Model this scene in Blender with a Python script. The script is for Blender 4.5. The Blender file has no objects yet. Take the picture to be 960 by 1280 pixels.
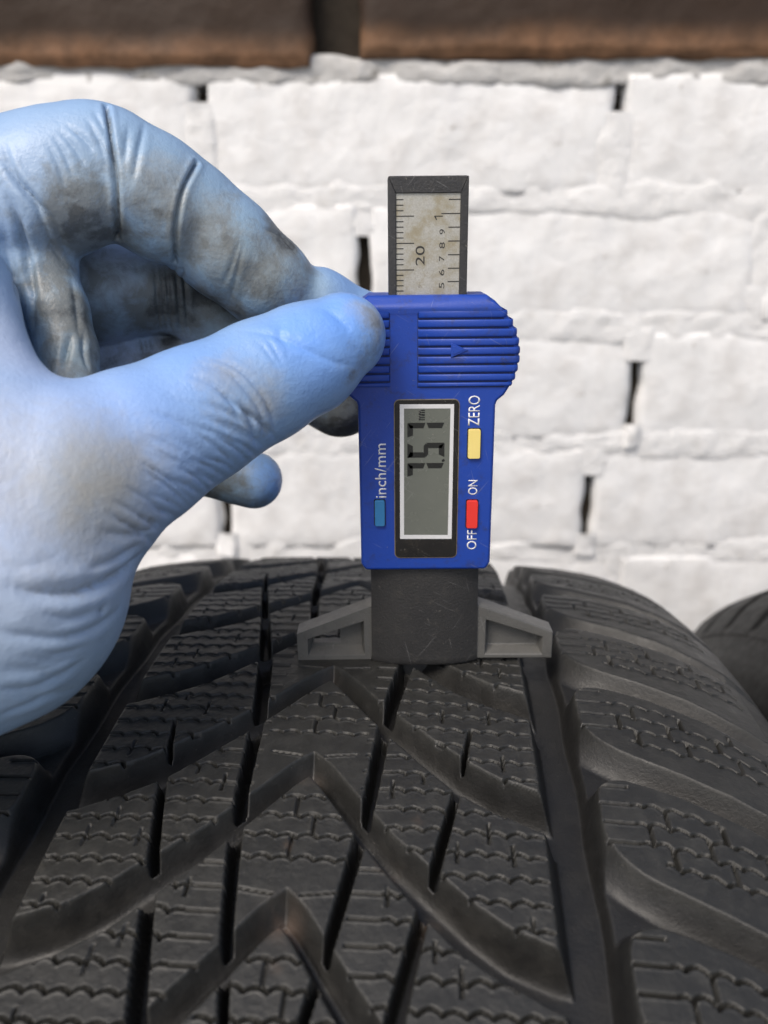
import bpy, bmesh, math, random
import numpy as np
from mathutils import Vector, Matrix
from mathutils.bvhtree import BVHTree

random.seed(7); np.random.seed(7)
rad = math.radians
MM = 0.001
# ------------------------------------------------------------------ camera
# measured camera: 18 degrees down, 1035 px focal length in a 960x1280 frame, 721 mm above the ground
F_PX, CXP, CYP, PITCH = 1035.0, 480.0, 640.0, rad(18.0)
CAM_H = 721.05
scene = bpy.context.scene
COL = scene.collection
cam_d = bpy.data.cameras.new('camera')
cam_d.sensor_fit = 'VERTICAL'; cam_d.sensor_height = 36.0; cam_d.sensor_width = 27.0
cam_d.lens = F_PX / 1280 * 36.0
cam_d.clip_start = 0.005; cam_d.clip_end = 100
cam_d.dof.use_dof = True; cam_d.dof.focus_distance = 0.158; cam_d.dof.aperture_fstop = 16.0
cam = bpy.data.objects.new('camera', cam_d); COL.objects.link(cam)
cam.location = (0, 0, CAM_H * MM); cam.rotation_euler = (rad(90) - PITCH, 0, 0)
scene.camera = cam
scene.render.resolution_x, scene.render.resolution_y = 768, 1024
# ------------------------------------------------------------------ sky, sun, exposure
SUN_EL, SUN_AZ = rad(52), rad(212)      # azimuth clockwise from +Y: behind the camera, to its left
world = bpy.data.worlds.new('World'); scene.world = world; world.use_nodes = True
wn = world.node_tree.nodes; wl = world.node_tree.links
sky = wn.new('ShaderNodeTexSky'); sky.sky_type = 'NISHITA'; sky.sun_disc = False
sky.sun_elevation = SUN_EL; sky.sun_rotation = SUN_AZ
sky.air_density = 1.0; sky.dust_density = 3.5; sky.ozone_density = 1.0
bg = wn['Background']; bg.inputs['Strength'].default_value = 0.105
wl.new(sky.outputs[0], bg.inputs['Color'])
sun_d = bpy.data.lights.new('sun', 'SUN'); sun_d.energy = 1.6; sun_d.angle = rad(24); sun_d.color = (1.0, 0.93, 0.84)
sun = bpy.data.objects.new('sun', sun_d); COL.objects.link(sun)
sd = Vector((math.sin(SUN_AZ) * math.cos(SUN_EL), math.cos(SUN_AZ) * math.cos(SUN_EL), math.sin(SUN_EL)))
sun.rotation_euler = (-sd).to_track_quat('-Z', 'Y').to_euler(); sun.location = (0, 0, 3)
vs = scene.view_settings
vs.view_transform = 'Standard'; vs.look = 'None'; vs.gamma = 1.0; vs.use_curve_mapping = False
vs.exposure = 0.6
scene.render.engine = 'CYCLES'
scene.cycles.max_bounces = 8
scene.cycles.use_denoising = True


# ------------------------------------------------------------------ helpers
def ray(px, py):
    x = (px - CXP) / F_PX; y = -(py - CYP) / F_PX
    return np.array([x, math.cos(PITCH) + y * math.sin(PITCH), -math.sin(PITCH) + y * math.cos(PITCH)])


def at(px, py, dep):
    """point (mm, camera at origin) seen at a photo pixel at a given depth along the lens axis"""
    return ray(px, py) * dep


def tag(o, label=None, cat=None, group=None, kind=None):
    if label: o['label'] = label
    if cat: o['category'] = cat
    if group: o['group'] = group
    if kind: o['kind'] = kind
    return o


def empty(name, loc=(0, 0, 0), rot=(0, 0, 0)):
    o = bpy.data.objects.new(name, None); COL.objects.link(o)
    o.empty_display_size = 0.01
    o.location = loc; o.rotation_euler = rot
    return o


def link(name, me, mat=None, parent=None, smooth=False):
    o = bpy.data.objects.new(name, me); COL.objects.link(o)
    if mat is not None and not me.materials: me.materials.append(mat)
    if parent is not None: o.parent = parent
    if smooth: me.shade_smooth()
    return o


def from_arrays(name, V, Q, mat=None, parent=None, smooth=True):
    """fast mesh from numpy vertices and quads"""
    me = bpy.data.meshes.new(name)
    V = np.asarray(V, np.float32); Q = np.asarray(Q, np.int32)
    me.vertices.add(len(V)); me.vertices.foreach_set('co', V.ravel())
    me.loops.add(Q.size); me.loops.foreach_set('vertex_index', Q.ravel())
    me.polygons.add(len(Q)); me.polygons.foreach_set('loop_start', np.arange(0, Q.size, Q.shape[1], dtype=np.int32))
    me.update(calc_edges=True); me.validate()
    return link(name, me, mat, parent, smooth)


def point_attr(me, name, vals):
    a = me.attributes.new(name, 'FLOAT', 'POINT'); a.data.foreach_set('value', np.asarray(vals, np.float32))


def smooth01(x, a, b):
    t = np.clip((x - a) / (b - a), 0, 1); return t * t * (3 - 2 * t)


def vnoise(P, scale, seed=0):
    """value noise for numpy points, -1..1"""
    rs = np.random.RandomState(seed); tab = rs.rand(4096).astype(np.float32) * 2 - 1
    p = np.asarray(P) * scale; i = np.floor(p).astype(np.int64); f = p - i; f = f * f * (3 - 2 * f)
    out = 0
    for dx in (0, 1):
        for dy in (0, 1):
            for dz in (0, 1):
                h = ((i[:, 0] + dx) * 73856093 ^ (i[:, 1] + dy) * 19349663 ^ (i[:, 2] + dz) * 83492791) & 4095
                w = (f[:, 0] if dx else 1 - f[:, 0]) * (f[:, 1] if dy else 1 - f[:, 1]) * (f[:, 2] if dz else 1 - f[:, 2])
                out = out + w * tab[h]
    return out


def catmull(pts, n):
    P = np.asarray(pts, float)
    if len(P) < 3:
        t = np.linspace(0, 1, n)[:, None]; return P[0] * (1 - t) + P[-1] * t
    Q = np.vstack([2 * P[0] - P[1], P, 2 * P[-1] - P[-2]]); out = []
    for s in np.linspace(0, len(P) - 1 - 1e-6, n):
        i = int(s); t = s - i; a, b, c, d = Q[i:i + 4]
        out.append(.5 * (2 * b + (c - a) * t + (2 * a - 5 * b + 4 * c - d) * t * t + (3 * b - a - 3 * c + d) * t ** 3))
    return np.array(out)


# ------------------------------------------------------------------ materials
class NT:
    def __init__(s, name):
        s.m = bpy.data.materials.new(name); s.m.use_nodes = True
        s.t = s.m.node_tree; s.n = s.t.nodes; s.b = s.n['Principled BSDF']

    def new(s, t, **kw):
        n = s.n.new(t)
        for k, v in kw.items():
            if k in n.inputs.keys(): n.inputs[k].default_value = v
            else: setattr(n, k, v)
        return n

    def l(s, a, b): s.t.links.new(a, b)

    def coord(s): return s.new('ShaderNodeTexCoord').outputs['Object']

    def noise(s, scale, detail=4, rough=.55, vec=None, dist=0.0):
        n = s.new('ShaderNodeTexNoise'); n.inputs['Scale'].default_value = scale
        n.inputs['Detail'].default_value = detail; n.inputs['Roughness'].default_value = rough
        n.inputs['Distortion'].default_value = dist
        s.l(vec if vec is not None else s.coord(), n.inputs['Vector']); return n.outputs['Fac']

    def ramp(s, fac, a, b, c0=(0, 0, 0, 1), c1=(1, 1, 1, 1)):
        n = s.new('ShaderNodeValToRGB'); e = n.color_ramp.elements
        e[0].position = a; e[1].position = b; e[0].color = c0; e[1].color = c1
        s.l(fac, n.inputs['Fac']); return n.outputs['Color']

    def mix(s, fac, a, b, mode='MIX'):
        n = s.new('ShaderNodeMix', data_type='RGBA', blend_type=mode)
        for idx, v in ((0, fac), (6, a), (7, b)):
            if isinstance(v, (int, float)): n.inputs[idx].default_value = v
            elif isinstance(v, tuple): n.inputs[idx].default_value = (*v[:3], 1)
            else: s.l(v, n.inputs[idx])
        return n.outputs[2]

    def math(s, op, a, b=0.0):
        n = s.new('ShaderNodeMath', operation=op)
        for i, v in enumerate((a, b)):
            if isinstance(v, (int, float)): n.inputs[i].default_value = v
            else: s.l(v, n.inputs[i])
        return n.outputs[0]

    def attr(s, name): return s.new('ShaderNodeAttribute', attribute_name=name).outputs['Fac']

    def bump(s, h, dist, strength=1.0, prev=None):
        n = s.new('ShaderNodeBump'); n.inputs['Distance'].default_value = dist; n.inputs['Strength'].default_value = strength
        s.l(h, n.inputs['Height'])
        if prev is not None: s.l(prev, n.inputs['Normal'])
        return n.outputs['Normal']

    def done(s, color=None, rough=.5, spec=.5, normal=None, metal=0.0):
        if color is not None:
            if isinstance(color, tuple): s.b.inputs['Base Color'].default_value = (*color, 1)
            else: s.l(color, s.b.inputs['Base Color'])
        if isinstance(rough, (int, float)): s.b.inputs['Roughness'].default_value = rough
        else: s.l(rough, s.b.inputs['Roughness'])
        s.b.inputs['Specular IOR Level'].default_value = spec
        s.b.inputs['Metallic'].default_value = metal
        if normal is not None: s.l(normal, s.b.inputs['Normal'])
        return s.m


def mat_rubber(name='tyre_rubber', gain=1.0):
    k = NT(name)
    big = k.noise(60, 5); fine = k.noise(1500, 4, .7); mid = k.noise(300, 4)
    c = k.mix(big, (.0145, .0143, .0131), (.0275, .0272, .0246))
    c = k.mix(k.math('MULTIPLY', k.ramp(mid, .45, .75), .4), c, (.046, .045, .040))
    c = k.mix(k.math('MULTIPLY', k.ramp(k.noise(700, 5, .75), .55, .75), .35), c, (.058, .057, .050))
    c = k.mix(k.math('MULTIPLY', k.ramp(k.attr('groove'), .03, .6), .78), c, (.0115, .0112, .0108))   # groove shade painted in: rubber darkens with depth
    dust = k.math('MULTIPLY', k.attr('dusty'), k.ramp(mid, .3, .75))
    c = k.mix(k.math('MULTIPLY', dust, .2), c, (.060, .054, .042))
    rust = k.math('MULTIPLY', k.attr('stain'), .55)
    c = k.mix(rust, c, (.16, .105, .072))
    sp = k.noise(2600, 2, .5)
    c = k.mix(k.math('MULTIPLY', k.ramp(sp, .73, .78), .4), c, (.24, .22, .20))
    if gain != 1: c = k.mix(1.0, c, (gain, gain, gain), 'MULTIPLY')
    n = k.bump(fine, .0002, .5); n = k.bump(mid, .0004, .15, n)
    return k.done(c, k.ramp(mid, .2, .8, (.38,) * 3 + (1,), (.62,) * 3 + (1,)), .45, n)


def mat_glove():
    k = NT('nitrile_glove')
    big = k.noise(45, 4); mid = k.noise(230, 9, .72, dist=.4); fine = k.noise(1400, 3, .6)
    c = k.mix(big, (.22, .37, .60), (.29, .43, .63))
    c = k.mix(k.attr('stretch'), c, (.56, .615, .76))  # pale stretched glove, lifted further to paint in the overlit palm
    c = k.mix(k.attr('vivid'), c, (.12, .31, .82))
    c = k.mix(k.math('MULTIPLY', k.attr('greyed'), k.ramp(big, .2, .6, (.6, .6, .6, 1))), c, (.250, .335, .370))
    def broken(a, lo, hi, nz, amt):
        v = k.math('ADD', a, k.math('MULTIPLY', k.math('SUBTRACT', nz, .5), amt))
        gate = k.ramp(a, .02, .18)
        return k.math('MULTIPLY', k.ramp(v, lo, hi), gate)
    c = k.mix(k.math('MULTIPLY', broken(k.attr('tan'), .15, .85, mid, .9), .8), c, (.36, .34, .29))
    d = broken(k.attr('dirt'), .22, .74, mid, 1.5)
    c = k.mix(k.math('MULTIPLY', d, .85), c, (.150, .158, .150))  # grime, with the shade of the hand's hollow painted in
    deep_dirt_shade = broken(k.attr('dirt'), .82, 1.15, k.noise(400, 9, .75), .8)
    c = k.mix(k.math('MULTIPLY', deep_dirt_shade, .7), c, (.045, .045, .043))  # heaviest grime, and the shaded middle fingertip painted dark
    sm = k.math('MULTIPLY', k.ramp(k.noise(260, 8, .7), .60, .72), k.math('ADD', k.attr('dirt'), .05))
    c = k.mix(k.math('MINIMUM', sm, .7), c, (.045, .045, .042))
    pale = k.math('MULTIPLY', k.ramp(k.noise(520, 6, .7), .60, .75), k.math('MULTIPLY', k.attr('dirt'), .3))
    c = k.mix(pale, c, (.42, .45, .48))
    n = k.bump(fine, .0002, .35); n = k.bump(k.noise(850, 4, .6), .0003, .45, n); n = k.bump(k.noise(160, 5, .6), .0006, .12, n)
    k.b.inputs['Subsurface Weight'].default_value = 0.0
    return k.done(c, k.ramp(mid, .2, .8, (.34,) * 3 + (1,), (.52,) * 3 + (1,)), .5, n)


def mat_plastic(name, c0, c1, rough=.45, grime=.0, bumpd=.00008, gcol=(.03, .028, .025), fscale=2200):
    k = NT(name)
    c = k.mix(k.noise(120, 3), c0, c1)
    if grime:
        g = k.math('MULTIPLY', k.ramp(k.noise(330, 7, .72), .54, .72), grime)
        c = k.mix(g, c, gcol)
    if grime:
        for ang, th_ in ((.5, .70), (2.2, .71), (1.3, .72)):
            mp = k.new('ShaderNodeMapping', vector_type='TEXTURE'); mp.inputs['Rotation'].default_value = (.2, ang, .3 * ang); mp.inputs['Scale'].default_value = (1 / 110, 1 / 110, 1 / 2600)
            k.l(k.coord(), mp.inputs['Vector'])
            sc = k.ramp(k.noise(1, 2, .5, mp.outputs[0]), th_, th_ + .03)
            c = k.mix(k.math('MULTIPLY', sc, .13), c, (.45, .45, .45))
        c = k.mix(k.math('MULTIPLY', k.ramp(k.noise(1300, 4, .65), .67, .72), .4), c, (.26, .24, .20))
    f = k.noise(fscale, 3, .6)
    return k.done(c, k.ramp(k.noise(400, 5), .2, .8, (rough - .08,) * 3 + (1,), (rough + .12,) * 3 + (1,)), .5, k.bump(f, bumpd, .6))


def mat_scale_plate():
    k = NT('scale_plate_metal')
    sp = k.noise(3200, 3, .7); bl = k.noise(260, 6, .7)
    c = k.mix(sp, (.28, .27, .23), (.60, .59, .54))
    c = k.mix(k.math('MULTIPLY', k.ramp(bl, .44, .64), .7), c, (.30, .25, .14))
    c = k.mix(k.ramp(k.noise(900, 5, .7), .66, .74), c, (.12, .11, .09))
    return k.done(c, .42, .5, k.bump(sp, .0001, .4), .35)


def mat_white_brick():
    k = NT('painted_brick')
    big = k.noise(9, 5); mid = k.noise(40, 7, .65); streak_map = k.new('ShaderNodeMapping'); streak_map.inputs['Scale'].default_value = (60, 60, 9)
    k.l(k.coord(), streak_map.inputs['Vector']); st = k.noise(1, 4, .5, streak_map.outputs[0])
    c = k.mix(big, (.77, .77, .76), (.85, .85, .84))
    c = k.mix(k.math('MULTIPLY', k.ramp(mid, .46, .74), .75), c, (.60, .58, .555))
    c = k.mix(k.math('MULTIPLY', k.ramp(st, .58, .75), .25), c, (.64, .65, .67))
    c = k.mix(k.ramp(k.noise(60, 8, .75), .645, .69), c, (.46, .43, .39))
    n = k.bump(mid, .004, .45); n = k.bump(k.noise(240, 4), .001, .3, n)
    return k.done(c, .55, .35, n)


def mat_mortar(name, c0, c1, dark):
    k = NT(name)
    mid = k.noise(120, 7, .7)
    c = k.mix(mid, c0, c1); c = k.mix(k.ramp(k.noise(45, 5), .58, .70), c, dark)
    return k.done(c, .8, .2, k.bump(mid, .003, .7))


def mat_brown_brick():
    k = NT('brown_brick')
    big = k.noise(18, 5); mid = k.noise(70, 6, .6)
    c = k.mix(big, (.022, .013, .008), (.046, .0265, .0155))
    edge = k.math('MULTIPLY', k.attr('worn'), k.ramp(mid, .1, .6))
    c = k.mix(edge, c, k.mix(big, (.20, .125, .075), (.30, .150, .075)))  # orange bounce light on the lower edge, painted into the dark brown
    return k.done(c, .6, .3, k.bump(mid, .002, .5))


def mat_ground():
    k = NT('concrete_ground')
    c = k.mix(k.noise(6, 8, .6), (.26, .25, .24), (.38, .37, .35))
    return k.done(c, .85, .2, k.bump(k.noise(90, 6), .003, .5))


M = {}
M['rubber'] = mat_rubber(); M['black_rubber'] = mat_rubber('new_black_rubber', .22); M['black_rubber'].node_tree.nodes['Principled BSDF'].inputs['Specular IOR Level'].default_value = .22; M['glove'] = mat_glove(); M['plate'] = mat_scale_plate()  # second tyre gets the same rubber scaled darker
M['white_brick'] = mat_white_brick(); M['brown_brick'] = mat_brown_brick(); M['ground'] = mat_ground()
M['white_mortar'] = mat_mortar('white_mortar', (.74, .735, .72), (.86, .86, .85), (.70, .69, .67))
M['grey_mortar'] = mat_mortar('grey_mortar', (.40, .39, .37), (.66, .655, .64), (.20, .19, .165))
M['dark_mortar'] = mat_mortar('dark_mortar', (.020, .016, .012), (.048, .038, .028), (.012, .010, .008))
M['blue'] = mat_plastic('blue_plastic', (.008, .048, .32), (.011, .056, .36), .42, .6, .00006)
M['black'] = mat_plastic('black_plastic', (.024, .024, .025), (.040, .039, .038), .42, .35, .0002, (.08, .075, .065))
M['grey'] = mat_plastic('dark_grey_plastic', (.078, .078, .074), (.125, .122, .114), .42, .4, .00015, (.025, .024, .022))
M['gloss_black'] = mat_plastic('gloss_black', (.006, .006, .006), (.012, .011, .010), .22, .12, .00002, (.12, .10, .07))
M['white_print'] = mat_plastic('white_print', (.72, .72, .72), (.80, .80, .80), .5, .1, .00002, (.3, .3, .3))
M['frame_print'] = mat_plastic('frame_print', (.62, .62, .62), (.72, .72, .72), .35, .1, .00002, (.3, .3, .3))
M['lcd'] = _l = mat_plastic('lcd_glass', (.115, .125, .105), (.135, .145, .122), .22, .06, .00001, (.3, .3, .26))
_l.node_tree.nodes['Principled BSDF'].inputs['Coat Weight'].default_value = .6; _l.node_tree.nodes['Principled BSDF'].inputs['Coat Roughness'].default_value = .06
M['lcd_ink'] = mat_plastic('lcd_ink', (.010, .011, .010), (.014, .015, .013), .35)
M['ink'] = mat_plastic('scale_ink', (.02, .019, .017), (.035, .033, .03), .6)
M['yellow'] = mat_plastic('yellow_rubber', (.80, .62, .16), (.86, .70, .25), .5, .25, .00005, (.45, .36, .15))
M['red'] = mat_plastic('red_rubber', (.72, .030, .022), (.80, .045, .03), .5, .12, .00005, (.35, .02, .02))
M['cyan'] = mat_plastic('light_blue_rubber', (.022, .16, .36), (.03, .19, .42), .5, .3, .00005, (.02, .06, .12))
M['worn_edge'] = mat_plastic('worn_gold_edge', (.09, .07, .045), (.26, .21, .13), .4, 1.0, .00005, (.015, .014, .013))

# ------------------------------------------------------------------ ground
me = bpy.data.meshes.new('ground')
me.from_pydata([(-30, -30, 0), (30, -30, 0), (30, 30, 0), (-30, 30, 0)], [], [(0, 1, 2, 3)])
tag(link('ground', me, M['ground']), kind='structure')

# ------------------------------------------------------------------ brick wall
Y_WALL = 560.0


def slab(sx, sy, sz, nx, nz, seed, amp, edge=4.0, name='brick', round_=1.1):
    """a brick: lumpy front face grid with rounded, uneven edges, closed box behind (mm, centred, front at y=0)"""
    rs = np.random.RandomState(seed)
    xs = np.linspace(-sx / 2, sx / 2, nx); zs = np.linspace(-sz / 2, sz / 2, nz)
    X, Z = np.meshgrid(xs, zs); P = np.stack([X.ravel(), np.zeros(X.size), Z.ravel()], 1)
    off = np.array([seed * 31.7, 3.1, seed * 17.3])
    h = amp * (vnoise(P + off, 1 / 45., seed) + .5 * vnoise(P + off, 1 / 14., seed + 1) + .25 * vnoise(P + off, 1 / 6., seed + 2))
    dx = sx / 2 - np.abs(P[:, 0]); dz = sz / 2 - np.abs(P[:, 2]); d = np.minimum(dx, dz)
    h = h - round_ * (1 - smooth01(d + 1.5 * vnoise(P + off, 1 / 9., seed + 4), 0, edge))
    P[:, 1] = -h
    bd = d < 1e-6
    P[bd, 0] += 2.2 * vnoise(P[bd] + off, 1 / 14., seed + 6); P[bd, 2] += 2.0 * vnoise(P[bd] + off, 1 / 12., seed + 7)
    n = len(P); idx = np.arange(n).reshape(nz, nx)
    Q = [(idx[j, i], idx[j, i + 1], idx[j + 1, i + 1], idx[j + 1, i]) for j in range(nz - 1) for i in range(nx - 1)]
    ring = list(idx[0, :]) + list(idx[1:, -1]) + list(idx[-1, -2::-1]) + list(idx[-2:0:-1, 0])
    back = P[ring].copy(); back[:, 1] = sy
    V = np.vstack([P, back]); m = len(ring)
    for a in range(m):
        b = (a + 1) % m; Q.append((ring[b], ring[a], n + a, n + b))
    me = bpy.data.meshes.new(name); me.from_pydata((V * MM).tolist(), [], [tuple(int(v) for v in q) for q in Q])
    me.update(); me.shade_smooth(); return me, V, n


wall = empty('brick_wall', (0, Y_WALL * MM, 0))
tag(wall, 'white painted brick wall with rough joints below a course of bare brown bricks', 'wall')
PITCHX = 258.0; JOINTS_Z = [26.5 - 79.5 * i for i in range(0, 10)]   # camera-relative bed joint centres
brick_meshes = [slab(249, 110, 73, 64, 24, s, 1.3, 8.0)[0] for s in range(6)]
for m_ in brick_meshes: m_.materials.append(M['white_brick'])
first_joint = {0: 145., 1: -13., 2: 171., 3: 145.}
rs = random.Random(3)
tops = [101.0] + JOINTS_Z                     # course k spans JOINTS_Z[k] .. tops[k]
head_joints = []
for k in range(len(JOINTS_Z)):
    z1, z0 = tops[k], JOINTS_Z[k]; zc = (z0 + z1) / 2
    if z0 < -CAM_H: continue
    jx = first_joint.get(k, first_joint[3 if k % 2 else 2] + rs.uniform(-12, 12))
    for i in range(-5, 6):
        x = jx + PITCHX * (i + .5)
        o = link('brick', brick_meshes[(k * 3 + i) % 6], None, wall)
        o.location = (x * MM, rs.uniform(-.6, .6) * MM, (zc + CAM_H) * MM)
        o.rotation_euler = (rs.uniform(-.006, .006), rs.uniform(-.004, .004), rs.uniform(-.006, .006) + (math.pi if False else 0))
        if k == 0: o.scale = (1, 1, (z1 - z0 - 6) / 73.)
        head_joints.append((k, jx + PITCHX * i, z0, z1))
# mortar backing, bed joints and head joints
bk = bmesh.new()
bmesh.ops.create_cube(bk, size=1, matrix=Matrix.Translation((0, .075, .36)) @ Matrix.Diagonal((2.9, .12, .90, 1)))
mb = bpy.data.meshes.new('mortar_backing'); bk.to_mesh(mb); bk.free()
link('mortar_backing', mb, M['dark_mortar'], wall)


def lumpy_strip(x0, x1, zc, h, seed, proud, horizontal=True, amp=2.0, edge=5.0):
    L = x1 - x0; n = max(6, int(abs(L) / 3.2)); m = 11
    a = np.linspace(x0, x1, n); b = np.linspace(-1, 1, m)
    A, B = np.meshgrid(a, b)
    P = np.stack([A.ravel(), np.zeros(A.size), B.ravel() * 10 + seed * 37.], 1)
    wob = 1 + .45 * vnoise(P * [1, 1, .0] + seed, 1 / 22., seed)
    z = zc + B.ravel() * h / 2 * wob + 1.2 * vnoise(P * [1, 1, 0], 1 / 40., seed + 3)
    y = -proud + edge * np.abs(B.ravel()) ** 5 - amp * vnoise(P, 1 / 13., seed + 1) - amp * .6 * vnoise(P, 1 / 5., seed + 2)
    V = np.stack([A.ravel(), y, z], 1) if horizontal else np.stack([z, y, A.ravel()], 1)
    idx = np.arange(n * m).reshape(m, n)
    Q = np.stack([idx[:-1, :-1], idx[:-1, 1:], idx[1:, 1:], idx[1:, :-1]], -1).reshape(-1, 4)
    if not horizontal: Q = Q[:, ::-1]
    return V, Q


for k, z in enumerate(JOINTS_Z):
    if z < -CAM_H + 5: continue
    V, Q = lumpy_strip(-1250, 1250, z + CAM_H, 21, 11 + k, -.3, amp=.85, edge=1.2)
    from_arrays('mortar_bed', V * MM, Q, M['white_mortar'], wall)
hv, hq, nn = [], [], 0
for j, (k, x, z0, z1) in enumerate(head_joints):
    lo, hi = z0, (z1 - (24 if x > 0 else 19) if k == 0 and abs(x) < 200 else z1)
    if (k, round(x)) in ((2, 171), (3, 145), (3, -113), (1, -13)):       # the open joints in view: only the top is pointed
        lo = z0 + (z1 - z0) * .72
    V, Q = lumpy_strip(lo + CAM_H, hi + CAM_H, x, 21, 50 + j, -.3, False, .8, 1.2)
    hv.append(V); hq.append(Q + nn); nn += len(V)
    if lo > z0:
        V, Q = lumpy_strip(z0 + CAM_H - 2, z0 + CAM_H + (z1 - z0) * .18, x, 16, 150 + j, 2.5, False)
        hv.append(V); hq.append(Q + nn); nn += len(V)
tag(from_arrays('mortar_heads', np.vstack(hv) * MM, np.vstack(hq), M['white_mortar'], wall), kind='stuff')
# rough grey unpainted bed under the brown course
V, Q = lumpy_strip(-1250, 1250, 99 + CAM_H, 15, 77, .2, amp=1.6, edge=1.5)
from_arrays('mortar_bed', V * MM, Q, M['grey_mortar'], wall)


def brown(seed, L, H):
    me, V, n = slab(L, 110, H, 60, 40, seed, 1.3, 6, 'brown_brick', 3.0)
    me.materials.append(M['brown_brick'])
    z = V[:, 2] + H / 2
    w = (1 - smooth01(z + 3 * vnoise(V, 1 / 30., seed), 1, 22))  # mask of the painted glow, fading upwards from the lower edge
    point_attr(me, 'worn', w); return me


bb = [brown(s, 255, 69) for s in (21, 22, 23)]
for c in range(3):
    for i in range(-4, 5):
        x = -28.5 + 284. * (i + .5) + (142 if c % 2 else 0)
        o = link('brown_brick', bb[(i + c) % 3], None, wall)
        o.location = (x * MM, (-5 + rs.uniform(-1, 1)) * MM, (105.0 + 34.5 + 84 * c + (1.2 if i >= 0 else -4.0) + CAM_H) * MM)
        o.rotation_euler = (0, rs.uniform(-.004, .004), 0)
bk = bmesh.new()
bmesh.ops.create_cube(bk, size=1, matrix=Matrix.Translation((0, .064, (105 + 127 + CAM_H) * MM)) @ Matrix.Diagonal((2.6, .10, .252, 1)))
mb = bpy.data.meshes.new('upper_backing'); bk.to_mesh(mb); bk.free()
link('upper_backing', mb, M['dark_mortar'], wall)

# ------------------------------------------------------------------ tyres
R_T = 317.0; P_T = 29.3
Z_TOP = -87.1
prof_w = np.array([0, 20, 35, 50, 60, 65, 75, 80, 85, 90, 95, 98, 101, 104.])
prof_d = np.array([0, .25, .7, 1.4, 2.1, 2.6, 4.0, 5.4, 7.2, 9.6, 13.6, 17.0, 21.0, 25.5])


def drop(s):
    return np.interp(s, prof_w, prof_d)


V_S = np.array([0, 2.4, 5.5, 9, 15, 21, 27, 33, 40, 46])
V_U = np.array([0, -2.2, -6.4, -11.1, -18.7, -24.9, -30.4, -34.4, -37.3, -38.6])
V_H = np.array([2.9, 2.9, 3.0, 3.2, 3.5, 3.7, 3.6, 3.6, 4.2, 4.6])
S_R = np.array([-130, -119, -101, -90, -73, -61, -49, -25, 0, 17.])
S_S = np.array([5, 7.2, 10, 11.2, 12.2, 13.6, 15.4, 20.5, 26, 28.8])
S_W = np.array([1.2, 1.6, 2.0, 2.1, 2.4, 2.9, 3.0, 1.9, 1.3, .5])
H_S = np.array([46, 50, 57, 66, 75, 82, 92, 104])
H_U = np.array([-28.5, -30.2, -33, -36.6, -41, -44.3, -48, -50])
H_H = np.array([6.5, 5.4, 3.6, 3.0, 3.0, 3.0, 3.0, 2.6])


def soften(S, *cols):
    """resample a table finely and round its corners"""
    t = np.linspace(S[0], S[-1], 240); ker = np.hanning(29); ker /= ker.sum(); out = [t]
    for c in cols:
        v = np.interp(t, S, c); l_, r_ = v[1] - v[0], v[-1] - v[-2]
        pad = np.concatenate([v[0] + l_ * np.arange(-14, 0), v, v[-1] + r_ * np.arange(1, 15)])
        out.append(np.convolve(pad, ker, 'valid'))
    return out


V_S, V_U, V_H = soften(V_S, V_U, V_H)
S_R, S_S, S_W = soften(S_R, S_S, S_W)
H_S, H_U, H_H = soften(H_S, H_U, H_H)


def lat_prof(sd_, up):
    t = np.clip((sd_ + .25) / np.where(up, 4.4, 1.8), 0, 1)
    return np.where(up, 1 - (1 - t) ** 1.7, t * t * (3 - 2 * t))


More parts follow.
